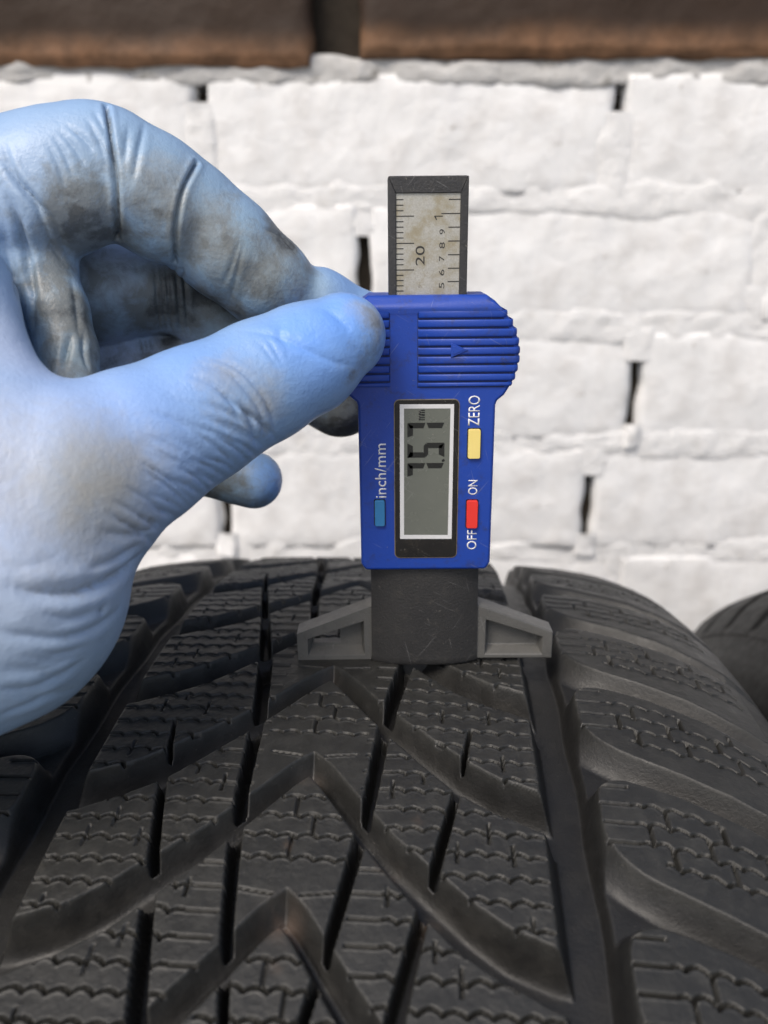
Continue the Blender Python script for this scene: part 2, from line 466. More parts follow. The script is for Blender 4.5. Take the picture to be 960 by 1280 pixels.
def main_grooves(w, u, grow=0.0):
    """depth (mm) of the grooves that part the blocks"""
    s = np.abs(w)
    d = np.zeros_like(w)
    # two straight circumferential grooves, edges slightly saw-toothed with the pitch
    ph = ((u + 30) / P_T) % 1.0
    e_out = 50.3 - .28 * np.sin(2 * np.pi * (ph - .12)); e_in = 40.5
    g = np.minimum(s - e_in, e_out - s) + grow
    d = np.maximum(d, 7.6 * smooth01(g, -.5, np.where(s < 45.6, 2.6, 2.2)))
    # V shaped arms
    uc = np.interp(s, V_S, V_U); hw = np.interp(s, V_S, V_H)
    sl = np.interp(s, V_S, np.gradient(V_U, V_S)); cs = 1 / np.sqrt(1 + sl * sl)
    rel = (u - (-37.9) - uc); rel = (rel + P_T / 2) % P_T - P_T / 2
    sd_ = hw * np.where(s > 8, 1, 1) * (.70 + .33 * smooth01(s, 12, 30) + .05 * (1 - smooth01(s, 0, 5))) - np.abs(rel) * cs + grow
    up = rel > 0
    t_ = np.clip((sd_ + .25) / np.where(up, 3.4, 1.6), 0, 1); prof_ = np.where(up, 1 - (1 - t_) ** 2.2, t_ * t_ * (3 - 2 * t_))
    dep = 4.6 + 3.0 * smooth01(s, 8, 41)
    d = np.maximum(d, np.where(s < 47, dep * prof_, 0))
    v_d = d.copy()
    # long slanted slits, one every three pitches; the V arms run on across them
    for j in (-2, -1, 0, 1, 2, 3):
        r = u - (45 - 3 * P_T * j)
        sc = np.interp(r, S_R, S_S); wd = np.interp(r, S_R, S_W)
        m = (r > -130) & (r < 17)
        side = np.sign(w)
        sd_ = wd / 2 - np.abs(s - sc) + grow
        d = np.maximum(d, np.where(m, 6.8 * smooth01(sd_, -.2, .45) * (1 - smooth01(v_d, 2.0, 4.4)), 0))
    # shoulder grooves
    uc = np.interp(s, H_S, H_U); hw = np.interp(s, H_S, H_H)
    sl = np.interp(s, H_S, np.gradient(H_U, H_S)); cs = 1 / np.sqrt(1 + sl * sl)
    rel = (u - uc); rel = (rel + P_T / 2) % P_T - P_T / 2
    sd_ = hw - np.abs(rel) * cs + grow
    k_ = 6.0; q_ = e_out - s + grow                     # rounded corner where it meets the straight groove
    h_ = np.clip(k_ - np.abs(sd_ - q_), 0, None) / k_
    both = np.maximum(sd_, q_) + h_ * h_ * k_ * .25
    lat = np.where(s > 45, (5.0 + .6 * smooth01(s, 54, 66) - 3.6 * smooth01(s, 84, 99)) * lat_prof(np.where(s < 57, both, sd_), rel > 0), 0)
    ks = 2.2; hs = np.clip(ks - np.abs(lat - d), 0, None) / ks
    d = np.where(s > 44, np.maximum(d, lat) + hs * hs * ks * .25 * smooth01(np.minimum(d, lat), 0, 2.5), d)
    return d


def sipes(w, u):
    s = np.abs(w); sp = P_T / 7
    inner = main_grooves(w, u, 1.5) < .3
    d = np.zeros_like(w); lip = np.zeros_like(w)
    wave = .92 * (np.abs(np.sin(np.pi * w / 3.4)) ** .8 - .6) + .12 * np.sin(w * .9)
    def add(line_d, mask, depth, hw, seedlip):
        nonlocal d, lip
        d = np.maximum(d, np.where(mask, depth * smooth01(hw - np.abs(line_d), -.11, .11), 0))
        lip = np.maximum(lip, np.where(mask, .17 * np.exp(-((line_d + hw + .2) / .22) ** 2), 0))
    def periodic(u0, mask, hw=.28, depth=2.4, bend=0, amp=1.0):
        rel = u - bend - u0 - wave * amp
        n = np.round(rel / sp); q = rel - n * sp
        add(q, mask, depth, hw, 0)
        return n
    # mid blocks
    m_mid = (s > 9.5) & (s < 40.2)
    env = smooth01(s, 14, 17) * (1 - smooth01(s, 37, 39.5))
    n = periodic(-39.0, m_mid, amp=env)
    base = ((n * 5.3 + 2.1) % 9.0)
    q = (s - base + 4.5) % 9.0 - 4.5
    hh = ((n * 12.9898 + np.floor((s - base + 4.5) / 9) * 78.233) * 43758.5453) % 1.0
    add(q, m_mid & inner & (hh > .36) & (s > 13) & (s < 38), 1.3, .2, 0)
    # centre chevron block: four waves below the apex
    apex = (u + 37.9 - np.interp(s, V_S, V_U))
    rel = (u + 37.9) % P_T - P_T
    m_c = (s < 9.5)
    for i, q0 in enumerate((-8.0, -12.2, -16.3, -20.6)):
        add(rel - q0 - wave * .9, m_c, 2.4, .28, 0)
    for i, q0 in enumerate((-8.0, -12.2, -16.3)):
        add(s * np.sign(w) - (-1.0, 2.4, -.8)[i], m_c & inner & (rel < q0) & (rel > q0 - 4.1), 1.2, .2, 0)
    # small barbs beside each apex
    add(rel + 27.2 + (s - 2) * -.15, (s > 2.2) & (s < 8.0), 1.0, .2, 0)
    # shoulder blocks
    bend = np.where(s > 60, -.23 * (s - 60), 0)
    lim_lo = 50.6; m_s = (s > lim_lo) & (s < 89)
    r = u - bend + 46.9
    for q0, a, b in ((8.4, 50.0, 56.2), (4.2, 50.0, 70), (0, 50.3, 88), (-4.1, 50.6, 88), (-8.2, 59.2, 88)):
        rel = (r - q0 + P_T / 2) % P_T - P_T / 2
        e = smooth01(s, 55.5, 57.5)
        add(rel - wave * e * 1.1, m_s & (s > a) & (s < b), 2.4, .31, 0)
    for q0, c0 in ((4.2, 61.3), (0, 58.1), (-4.1, 60.9)):
        rel = (r - q0 + P_T / 2) % P_T - P_T / 2
        q = (s - c0 + 4.6) % 9.2 - 4.6
        add(q, m_s & inner & (rel < 0) & (rel > -4.1) & (s > 55) & (s < 86), 2.2, .3, 0)
    return d, lip


def tyre_frame_pt(w, u, r):
    a = u / R_T
    return np.stack([w, r * np.sin(a), R_T + r * np.cos(a)], -1)


u_rows = np.concatenate([np.arange(-196, -104, 1.15), np.arange(-104, 2, .19), np.arange(2, 48, .38), np.arange(48, 112, .62), np.arange(112, 156, 1.1)])
w_cols = np.concatenate([np.arange(-103, -64, .5), np.arange(-64, -52, .36), np.arange(-52, 60, .25), np.arange(60, 92, .3), np.arange(92, 104, .8)])
Wg, Ug = np.meshgrid(w_cols, u_rows)
main_d = main_grooves(Wg, Ug)
sip, lip = sipes(Wg, Ug)
top = np.clip(1 - main_d / .5, 0, 1)
flatp = np.stack([Wg.ravel(), Ug.ravel(), np.zeros(Wg.size)], 1)
rough = (.09 * vnoise(flatp, 1 / 6., 3) + .04 * vnoise(flatp, 1 / 1.6, 4) + .03 * vnoise(flatp, 1 / .6, 8)).reshape(Wg.shape)
floor_r = (.05 * vnoise(flatp, 1 / 4.5, 5)).reshape(Wg.shape)
depth = main_d + sip * top - lip * top + rough * top + floor_r * (1 - top)
Pt = tyre_frame_pt(Wg, Ug, R_T - drop(np.abs(Wg)) - depth)
# split the sheet into its rubber blocks and the groove floor
mask = main_d < 3.2
nr, nc = mask.shape
lab = np.where(mask, np.arange(mask.size).reshape(mask.shape), -1)
big_ = np.iinfo(np.int64).max
par = np.arange(mask.size)


def find(a):
    while par[a] != a:
        par[a] = par[par[a]]; a = par[a]
    return a


# runs per row, joined to the runs of the row above
runs_prev = []
run_id = np.full(mask.shape, -1, np.int32); n_runs = 0; links_ = []
for r_ in range(nr):
    row = mask[r_]; ed = np.flatnonzero(np.diff(np.concatenate([[0], row.astype(np.int8), [0]])))
    runs = [(ed[i], ed[i + 1], n_runs + i // 2) for i in range(0, len(ed), 2)]
    n_runs += len(runs)
    i = j = 0
    while i < len(runs) and j < len(runs_prev):
        a, b = runs[i], runs_prev[j]
        if min(a[1], b[1]) > max(a[0], b[0]): links_.append((a[2], b[2]))
        if a[1] < b[1]: i += 1
        else: j += 1
    for a in runs: run_id[r_, a[0]:a[1]] = a[2]
    runs_prev = runs
par = list(range(n_runs))
for a, b in links_:
    a, b = find(a), find(b)
    if a != b: par[a] = b
root = np.array([find(i) for i in range(n_runs)])
comp = np.where(run_id >= 0, root[np.clip(run_id, 0, None)], -1)
ids, cnt = np.unique(comp[comp >= 0], return_counts=True)
small = set(ids[cnt < 260].tolist())
if small: comp[np.isin(comp, list(small))] = -1
ii = np.arange(nr * nc).reshape(nr, nc)
quads = np.stack([ii[:-1, :-1], ii[:-1, 1:], ii[1:, 1:], ii[1:, :-1]], -1).reshape(-1, 4)
fl = comp.ravel()[quads]; fcomp = fl.max(axis=1)
Pf = Pt.reshape(-1, 3) * MM
groove_shade = np.clip(main_d.ravel() / 6, 0, 1)
stain = np.zeros(nr * nc)
for (sw, su, sr, am) in ((0.0, -40.2, 1.6, .9), (.2, -69, 2.2, .9), (-.5, -8, 1.2, .4), (15, -58.5, 1.5, .35), (22, -66.5, 1.6, .4), (-1.2, -56, .7, .5), (.5, -76.5, 1.0, .35), (2.0, -85, 1.2, .3), (19.5, -50, .8, .3)):
    stain = np.maximum(stain, am * np.exp(-((Wg.ravel() - sw) ** 2 + ((Ug.ravel() - su) / 1.2) ** 2) / (sr * sr)))
dusty = np.clip(main_d.ravel() / 3, 0, 1) * (np.abs(Wg.ravel()) < 42) * np.clip(.5 + 1.2 * vnoise(flatp, 1 / 9., 15), 0, 1) * np.exp(-((main_d.ravel() - 4.0) / 2.2) ** 2)
nub = np.abs(((Ug.ravel() + 41.1) / (P_T / 7) + .5) % 1 - .5) * P_T / 7
dusty = np.maximum(dusty, .9 * smooth01(np.abs(Wg.ravel()), 38.6, 39.2) * (1 - smooth01(np.abs(Wg.ravel()), 40.8, 41.3)) * (1 - smooth01(nub, .7, 1.2)) * (np.sin(Ug.ravel() * 1.7) > -.2))
stain *= np.clip(.75 + .7 * vnoise(flatp, 1 / 1.2, 11), 0, 1)


def axis_root(name, lateral, roll=0.0):
    psi = rad(4); ax = np.array([math.cos(psi), -math.sin(psi)])
    c = np.array([0, 165.0]) + ax * (lateral - 10.4)
    return empty(name, (c[0] * MM, c[1] * MM, 0), (0, 0, -psi))


tyre = axis_root('car_tyre', 0)
tag(tyre, 'black winter tyre with V shaped tread standing under the digital depth gauge', 'tyre', 'tyres standing side by side by the wall')


def sub_mesh(name, sel):
    q = quads[sel]; used, inv = np.unique(q, return_inverse=True)
    o = from_arrays(name, Pf[used], inv.reshape(-1, 4), M['rubber'], tyre)
    point_attr(o.data, 'groove', groove_shade[used]); point_attr(o.data, 'stain', stain[used]); point_attr(o.data, 'dusty', dusty[used])
    return o


order = np.argsort(fcomp, kind='stable'); bounds = np.flatnonzero(np.diff(fcomp[order])) + 1
for seg in np.split(order, bounds):
    sub_mesh('tread_block' if fcomp[seg[0]] >= 0 else 'groove_floor', seg)
# the rest of the tread, plain and coarse, and the two sidewalls
a0, a1 = u_rows[-1] / R_T, 2 * math.pi + u_rows[0] / R_T
aa = np.linspace(a0, a1, 110); ww = np.linspace(-103, 103.2, 60)
A_, W_ = np.meshgrid(aa, ww, indexing='ij'); rr = R_T - drop(np.abs(W_)) - 8.5
Vb = np.stack([W_, rr * np.sin(A_), R_T + rr * np.cos(A_)], -1).reshape(-1, 3)
ib = np.arange(len(Vb)).reshape(A_.shape); Qb = np.stack([ib[:-1, :-1], ib[:-1, 1:], ib[1:, 1:], ib[1:, :-1]], -1).reshape(-1, 4)[:, ::-1]
from_arrays('tread_band', Vb * MM, Qb, M['rubber'], tyre)
swp = catmull([(101, 21), (105, 27.6), (110, 34), (115, 44), (118, 56), (119, 70), (117, 86), (112, 100), (106, 110), (103, 116), (98, 117), (94, 110)], 40)
swp[:, 0] += .35 * (np.sin(np.arange(40) * 2.1) > .4)      # moulded ribs
swp[0, 0] -= 1.0; swp[:, 1] += .25
an = np.linspace(0, 2 * math.pi, 181)
for sgn in (-1, 1):
    A_, I_ = np.meshgrid(an, np.arange(40), indexing='ij'); rr = R_T - swp[I_, 1]
    Vs = np.stack([sgn * swp[I_, 0], rr * np.sin(A_), R_T + rr * np.cos(A_)], -1).reshape(-1, 3)
    ib = np.arange(len(Vs)).reshape(A_.shape); Qs = np.stack([ib[:-1, :-1], ib[:-1, 1:], ib[1:, 1:], ib[1:, :-1]], -1).reshape(-1, 4)
    if sgn > 0: Qs = Qs[:, ::-1]
    from_arrays('sidewall', Vs * MM, Qs, M['rubber'], tyre)
T2_ROLL = 14.0 / R_T
tyre2 = axis_root('car_tyre', 236.0); tyre2.rotation_euler.z += math.pi
tag(tyre2, 'black tyre at the right edge of the photo, beside the tyre carrying the gauge', 'tyre', 'tyres standing side by side by the wall')
for ch in list(tyre.children):
    c = ch.copy(); COL.objects.link(c); c.parent = tyre2
    c.matrix_local = Matrix.Translation((0, 0, R_T * MM)) @ Matrix.Rotation(T2_ROLL, 4, 'X') @ Matrix.Translation((0, 0, -R_T * MM))
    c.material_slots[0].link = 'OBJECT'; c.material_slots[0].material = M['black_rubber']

# ------------------------------------------------------------------ tread depth gauge
G_O = at(531, 826, 1.0); G_O = G_O * (162.9 / G_O[1]); GX = G_O[0]; GZ = -87.0
TILT = rad(.5)
gauge = empty('tread_depth_gauge', (GX * MM, 162.9 * MM, (GZ + CAM_H) * MM), (0, -TILT, 0))
tag(gauge, 'blue digital tread depth gauge with a grey screen and black foot resting on the tyre', 'gauge')
Y_F = 159.0 - 162.9      # housing front in the gauge's own frame


def prism(name, outline, y0, y1, mat, parent=gauge, bevel=.0, seg=2, smooth=True, front_only=False):
    """outline (a, b) in mm, counter-clockwise seen from the camera; front at y0, back at y1"""
    bm = bmesh.new()
    f = [bm.verts.new((a * MM, y0 * MM, b * MM)) for a, b in outline]
    k = [bm.verts.new((a * MM, y1 * MM, b * MM)) for a, b in outline]
    bm.faces.new(f); bm.faces.new(k[::-1])
    n = len(outline)
    for i in range(n): bm.faces.new((f[i], k[i], k[(i + 1) % n], f[(i + 1) % n]))
    bmesh.ops.recalc_face_normals(bm, faces=bm.faces)
    if bevel:
        ed = [e for e in bm.edges if (front_only is False) or all(abs(v.co.y - y0 * MM) < 1e-7 for v in e.verts)]
        if front_only is False:
            ed = [e for e in ed if abs(e.calc_face_angle(0)) > .5]
        bmesh.ops.bevel(bm, geom=ed, offset=bevel * MM, segments=seg, profile=.5, affect='EDGES', clamp_overlap=True)
    me = bpy.data.meshes.new(name); bm.to_mesh(me); bm.free()
    o = link(name, me, mat, parent)
    if smooth:
        me.shade_smooth()
        md = o.modifiers.new('wn', 'WEIGHTED_NORMAL'); md.keep_sharp = False
    return o


def rrect(a0, b0, a1, b1, r, n=5):
    out = []
    for (cx, cz, s) in ((a1 - r, b0 + r, -90), (a1 - r, b1 - r, 0), (a0 + r, b1 - r, 90), (a0 + r, b0 + r, 180)):
        for i in range(n + 1):
            t = rad(s + 90 * i / n); out.append((cx + r * math.cos(t), cz + r * math.sin(t)))
    return out


def text(body, name, a0, b0, a1, b1, y, mat, parent, thick=.02, bold=0.0):
    """lettering that reads upwards (turned 90 degrees), fitted to the box"""
    c = bpy.data.curves.new('lettering_curve', 'FONT'); c.body = body; c.extrude = 0; c.offset = bold; c.resolution_u = 4
    t = bpy.data.objects.new('tmp', c); COL.objects.link(t)
    dg = bpy.context.evaluated_depsgraph_get(); me = bpy.data.meshes.new_from_object(t.evaluated_get(dg))
    bpy.data.objects.remove(t); bpy.data.curves.remove(c)
    co = np.zeros(len(me.vertices) * 3); me.vertices.foreach_get('co', co); co = co.reshape(-1, 3)
    mn, mx = co.min(0), co.max(0)
    X = (co[:, 0] - mn[0]) / (mx[0] - mn[0]); Yv = (co[:, 1] - mn[1]) / (mx[1] - mn[1])
    out = np.stack([a1 + (a0 - a1) * Yv, np.full(len(X), y), b0 + (b1 - b0) * X], 1) * MM
    me.vertices.foreach_set('co', out.ravel()); me.update(); me.name = name
    me.materials.clear()
    o = link(name, me, mat, parent)
    md = o.modifiers.new('solid', 'SOLIDIFY'); md.thickness = thick * MM; md.offset = 0
    return o


# beam (black frame of the sliding bar) with a sunk scale plate
beam = prism('beam', [(-7.46, 40), (7.46, 40), (7.46, 98.7), (-7.46, 98.7)], -.6, 3.8, M['black'], bevel=.45)
bm = bmesh.new(); bm.from_mesh(beam.data)
for (a0_, a1_, b0_, b1_) in ((-7.0, -5.95, 40, 98.1), (5.93, 7.0, 40, 98.1), (-5.95, 5.93, 95.72, 98.1)):
    pass
bm.free()
for i, ol in enumerate(([(-7.35, 60), (-5.95, 60), (-5.95, 95.7), (-7.35, 98.6)], [(5.93, 60), (7.35, 60), (7.35, 98.6), (5.93, 95.7)], [(-7.35, 98.6), (-5.95, 95.7), (5.93, 95.7), (7.35, 98.6)])):
    prism('beam_rim', ol, -1.05, -.5, M['black'], beam, .14)
plate = prism('scale_plate', [(-5.93, 60), (5.91, 60), (5.91, 95.68), (-5.93, 95.68)], -.68, -.55, M['plate'], bevel=.03)
tv, tq = [], []


def tick(a0, a1, b, w=.10):
    n = len(tv); y = -.70
    tv.extend([(a0 * MM, y * MM, (b - w) * MM), (a1 * MM, y * MM, (b - w) * MM), (a1 * MM, y * MM, (b + w) * MM), (a0 * MM, y * MM, (b + w) * MM)])
    tq.append((n, n + 1, n + 2, n + 3))


for i in range(-4, 16):
    b = 91.74 - .954 * i
    if b > 95.4: continue
    tick(-5.9, -2.6 if i % 5 == 0 else -4.57, b)
for i, b in enumerate((94.57, 92.13, 89.75, 87.31, 84.87, 82.45, 80.03, 77.6)):
    tick(2.41 if i == 1 else 3.75, 5.88, b)
me = bpy.data.meshes.new('tick_marks'); me.from_pydata(tv, [], tq); link('tick_marks', me, M['ink'], plate)
text('20', 'numeral', -2.32, 83.0, -.62, 86.5, -.71, M['ink'], plate)
for s_, a0_, a1_, b0_, b1_ in (('9', 2.12, 3.12, 88.5, 89.43), ('8', 2.11, 3.14, 86.0, 87.1), ('7', 2.08, 3.07, 83.75, 84.68), ('6', 2.1, 3.1, 81.15, 82.24), ('5', 2.13, 3.13, 78.8, 79.85)):
    text(s_, 'numeral', a0_, b0_, a1_, b1_, -.71, M['ink'], plate)

me = bpy.data.meshes.new('numeral')        # the figure 1 lying on its side, with its flag
one = [(1.12, 91.62), (1.12, 91.78), (2.70, 91.78), (2.70, 91.60), (1.42, 91.60), (1.62, 91.05), (1.48, 90.98)]
me.from_pydata([(a * MM, -.711 * MM, b * MM) for a, b in one], [], [(0, 1, 2, 3, 4), (0, 4, 5, 6)]); link('numeral', me, M['ink'], plate)
# housing
rs_out = [(12.3, 22.7), (13.1, 24.3), (13.2, 57.0), (13.5, 57.8), (14.8, 58.9), (15.6, 60.2), (16.4, 61.7), (17.0, 63.6), (17.35, 65.8), (17.35, 67.9), (17.0, 69.7), (16.4, 71.5), (15.5, 73.2), (14.2, 74.9), (12.6, 76.6), (11.0, 77.7)]
ls_out = [(-a - .35, b) for a, b in rs_out[::-1]]
bm = bmesh.new()
outline = rs_out + ls_out
f = [bm.verts.new((a * MM, Y_F * MM, b * MM)) for a, b in outline]; k_ = [bm.verts.new((a * MM, (Y_F + 13) * MM, b * MM)) for a, b in outline]
bm.faces.new(f); bm.faces.new(k_[::-1])
for i in range(len(outline)): bm.faces.new((f[i], k_[i], k_[(i + 1) % len(outline)], f[(i + 1) % len(outline)]))
bmesh.ops.recalc_face_normals(bm, faces=bm.faces)
bmesh.ops.bisect_plane(bm, geom=bm.verts[:] + bm.edges[:] + bm.faces[:], plane_co=(0, 0, 75.2 * MM), plane_no=(0, 0, 1))
for v in bm.verts:
    if v.co.y < (Y_F + .1) * MM and v.co.z > 75.4 * MM: v.co.y += 1.3 * MM * (v.co.z / MM - 75.2) / 2.5
ed = [e for e in bm.edges if e.calc_face_angle(0) > .9]
bmesh.ops.bevel(bm, geom=ed, offset=.7 * MM, segments=3, profile=.5, affect='EDGES', clamp_overlap=True)
me = bpy.data.meshes.new('housing'); bm.to_mesh(me); bm.free()
housing = link('housing', me, M['blue'], gauge); me.shade_smooth()
housing.modifiers.new('wn', 'WEIGHTED_NORMAL')
rb = [75.1, 73.45, 71.73, 69.91, 68.28, 66.6, 64.9, 63.24, 61.64, 60.55]


def edge_at(b):
    pts = sorted(rs_out[3:], key=lambda p: p[1]); return float(np.interp(b, [p[1] for p in pts], [p[0] for p in pts]))


def rib(b1, b0, ain, side):
    """half-round rib from its inner end to just past the housing's bulging edge, wrapping over the side"""
    bm = bmesh.new(); bc, h = (b0 + b1) / 2, (b1 - b0 - .34) / 2
    ao = edge_at(bc) + .28
    ringn = 9; secs = []
    path = [(ain, .0), (ain + .25, .45), (ao - 1.1, .45), (ao - .3, .15), (ao + .05, -1.2), (ao + .05, -11)]
    for (a, up) in path:
        tail = a >= ao - .2
        sec = []
        for i in range(ringn):
            t = math.pi * i / (ringn - 1); bb_ = bc + h * math.cos(t); bul = max(0., math.sin(t)) ** .4 * .34
            if up < -.5: sec.append(bm.verts.new((side * (a - .34 + bul) * MM, (Y_F - up) * MM, bb_ * MM)))
            else: sec.append(bm.verts.new((side * (a - (.34 - bul if up < .3 and a > ain + 1 else 0)) * MM, (Y_F - (up - .34 + bul if a > ain + .1 else 0)) * MM, bb_ * MM)))
        secs.append(sec)
    for s0, s1 in zip(secs, secs[1:]):
        for i in range(ringn - 1): bm.faces.new((s0[i], s0[i + 1], s1[i + 1], s1[i]))
    bm.faces.new(secs[0])
    bmesh.ops.recalc_face_normals(bm, faces=bm.faces)
    me = bpy.data.meshes.new('rib'); bm.to_mesh(me); bm.free(); me.shade_smooth()
    return link('rib', me, M['blue'], housing)


M['grime_blue'] = mat_plastic('grimy_blue_plastic', (.004, .014, .085), (.010, .024, .12), .6, .8, .0001)  # darker blue for a thin plate that deepens the rib gaps
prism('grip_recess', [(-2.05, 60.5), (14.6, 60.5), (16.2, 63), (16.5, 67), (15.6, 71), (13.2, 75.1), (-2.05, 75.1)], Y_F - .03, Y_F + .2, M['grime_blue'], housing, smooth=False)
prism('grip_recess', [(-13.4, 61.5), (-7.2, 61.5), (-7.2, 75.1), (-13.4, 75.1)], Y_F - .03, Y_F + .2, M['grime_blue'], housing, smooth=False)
for b1, b0 in zip(rb, rb[1:]):
    rib(b1, b0, -1.95, 1)
    rib(b1, b0, 7.25, -1)
# moulded arrow on the ribs
for sc_, y_, m_ in ((1.0, Y_F - .62, M['blue']), (.62, Y_F - .70, M['blue'])):
    cx_, cz_ = 5.5, 67.65
    prism('arrow', [(cx_ + (a - cx_) * sc_, cz_ + (b - cz_) * sc_) for a, b in ((4.3, 66.25), (7.5, 67.65), (4.3, 69.05))], y_, Y_F - .2, m_, housing, .08)
# display
bezel = prism('bezel', rrect(-6.42, 25.6, 6.08, 58.18, 1.0), Y_F - .18, Y_F + .3, M['gloss_black'], bevel=.1)
ring_o = rrect(-6.56, 25.46, 6.22, 58.32, 1.1); ring_i = rrect(-6.40, 25.62, 6.06, 58.16, .98)
bm = bmesh.new()
vo = [bm.verts.new((a * MM, (Y_F - .12) * MM, b * MM)) for a, b in ring_o]; vi = [bm.verts.new((a * MM, (Y_F - .16) * MM, b * MM)) for a, b in ring_i]
vb = [bm.verts.new((a * MM, (Y_F + .2) * MM, b * MM)) for a, b in ring_o]
for i in range(len(vo)):
    j = (i + 1) % len(vo); bm.faces.new((vo[i], vo[j], vi[j], vi[i])); bm.faces.new((vb[i], vb[j], vo[j], vo[i]))
me = bpy.data.meshes.new('worn_edge'); bm.to_mesh(me); bm.free(); link('worn_edge', me, M['worn_edge'], bezel)
screen = prism('screen', rrect(-5.0, 30.1, 4.75, 56.95, .1), Y_F - .205, Y_F - .1, M['lcd'], bezel, smooth=False)
fo = [(-5.42, 29.7), (5.06, 29.62), (5.1, 57.3), (-5.42, 57.36)]; fi = [(-4.62, 30.55), (4.28, 30.45), (4.42, 56.48), (-4.6, 56.52)]
bm = bmesh.new(); y_ = (Y_F - .24) * MM
vo = [bm.verts.new((a * MM, y_, b * MM)) for a, b in fo]; vi = [bm.verts.new((a * MM, y_, b * MM)) for a, b in fi]
for i in range(4):
    j = (i + 1) % 4; bm.faces.new((vo[i], vo[j], vi[j], vi[i]))
r_ = bmesh.ops.extrude_face_region(bm, geom=bm.faces[:]);
for v in [g for g in r_['geom'] if isinstance(g, bmesh.types.BMVert)]: v.co.y += .06 * MM
bmesh.ops.recalc_face_normals(bm, faces=bm.faces)
me = bpy.data.meshes.new('frame'); bm.to_mesh(me); bm.free(); link('frame', me, M['frame_print'], bezel)


def segs(which, b0, b1, at_=-3.95, ab_=3.35):
    """seven-segment numeral lying on its side: its top points to -a, it reads towards +b"""
    am = (at_ + ab_) / 2; w = .55; g = .09; q_ = .42
    q = {'a': [(at_, b0 - .1), (at_, b1 - g), (at_ + 2 * w, b1 - g - w), (at_ + 2 * w, b0 + .25)],
         'd': [(ab_, b0 + g), (ab_, b1 - g), (ab_ - 2 * w, b1 - g - w), (ab_ - 2 * w, b0 + g + w)],
         'g': [(am - w * .8, b0 + g + w), (am, b0 + g), (am + w * .8, b0 + g + w), (am + w * .8, b1 - g - w), (am, b1 - g), (am - w * .8, b1 - g - w)],
         'f': [(at_ + g, b0), (am - g, b0), (am - g - q_, b0 + 2 * w), (at_ + g + q_, b0 + 2 * w)],
         'e': [(am + g, b0), (ab_ - g, b0), (ab_ - g - q_, b0 + 2 * w), (am + g + q_, b0 + 2 * w)],
         'b': [(at_ + g, b1), (am - g, b1), (am - g - q_, b1 - 2 * w), (at_ + g + q_, b1 - 2 * w)],
         'c': [(am + g, b1), (ab_ - g, b1), (ab_ - g - q_, b1 - 2 * w), (am + g + q_, b1 - 2 * w)]}
    bm = bmesh.new()
    for s in which:
        bm.faces.new([bm.verts.new((a * MM, (Y_F - .222) * MM, b * MM)) for a, b in q[s]])
    bmesh.ops.recalc_face_normals(bm, faces=bm.faces)
    me = bpy.data.meshes.new('screen_digit'); bm.to_mesh(me); bm.free()
    return link('screen_digit', me, M['lcd_ink'], bezel)


segs('abc', 42.9, 45.6); segs('afgcd', 46.7, 49.7); segs('abc', 50.9, 53.7)
prism('decimal_point', [(2.9, 45.75), (3.5, 45.95), (3.3, 46.45), (2.85, 46.2)], Y_F - .222, Y_F - .21, M['lcd_ink'], bezel, smooth=False)
text('mm', 'screen_unit', -1.75, 54.2, -.55, 56.25, Y_F - .222, M['lcd_ink'], bezel, .004, .03)
# buttons
for nm, box, m_, lb in (('button', (7.95, 46.5, 10.35, 52.35), M['yellow'], 'yellow button'), ('button', (7.98, 32.0, 10.2, 37.8), M['red'], 'red button'), ('button', (-10.5, 32.6, -8.5, 38.0), M['cyan'], 'light blue button')):
    o = prism(nm, rrect(*box, .35, 3), Y_F - .75, Y_F + .3, m_, bevel=.25); o['label'] = lb
    prism('button_slot', rrect(box[0] - .18, box[1] - .18, box[2] + .18, box[3] + .18, .4, 3), Y_F - .03, Y_F + .2, M['gloss_black'], o, smooth=False)
for body, box in (('ZERO', (7.88, 52.95, 10.14, 58.87)), ('ON', (8.2, 38.9, 10.1, 41.95)), ('OFF', (8.2, 27.2, 10.2, 31.4)), ('inch/mm', (-10.4, 38.4, -8.15, 49.55))):
    text(body, 'lettering', box[0], box[1], box[2], box[3], Y_F - .03, M['white_print'], gauge, bold=.004)

# base column, bowed to the front
n = 14; cpr = []
for i in range(n + 1):
    a = -11.55 + 22.75 * i / n; t = (a + .2) / 11.4
    cpr.append((a, -2.6 + 2.3 * abs(t) ** 2.6))
cpr = cpr + [(11.2, 9.0), (-11.55, 9.0)]
bm = bmesh.new(); rings = []
for b in (0, .5, 1.5, 21.5, 23.0, 30):
    ins = .25 if b == 0 else 0
    fl_ = 0.5 if b < 1 else (.15 if b < 2 else 0)
    rings.append([bm.verts.new((a * (1 + fl_ / 30) * MM, (y + ins) * MM, b * MM)) for a, y in cpr])
for r0, r1 in zip(rings, rings[1:]):
    for i in range(len(cpr)): bm.faces.new((r0[i], r0[(i + 1) % len(cpr)], r1[(i + 1) % len(cpr)], r1[i]))
bm.faces.new(rings[0][::-1]); bm.faces.new(rings[-1]); bmesh.ops.recalc_face_normals(bm, faces=bm.faces)
me = bpy.data.meshes.new('base_column'); bm.to_mesh(me); bm.free(); column = link('base_column', me, M['black'], gauge); me.shade_smooth()
md = column.modifiers.new('es', 'EDGE_SPLIT'); md.split_angle = rad(40)
prism('measuring_blade', [(-5.5, -6), (5.5, -6), (5.5, 2), (-5.5, 2)], 2.0, 4.0, M['grey'], gauge)


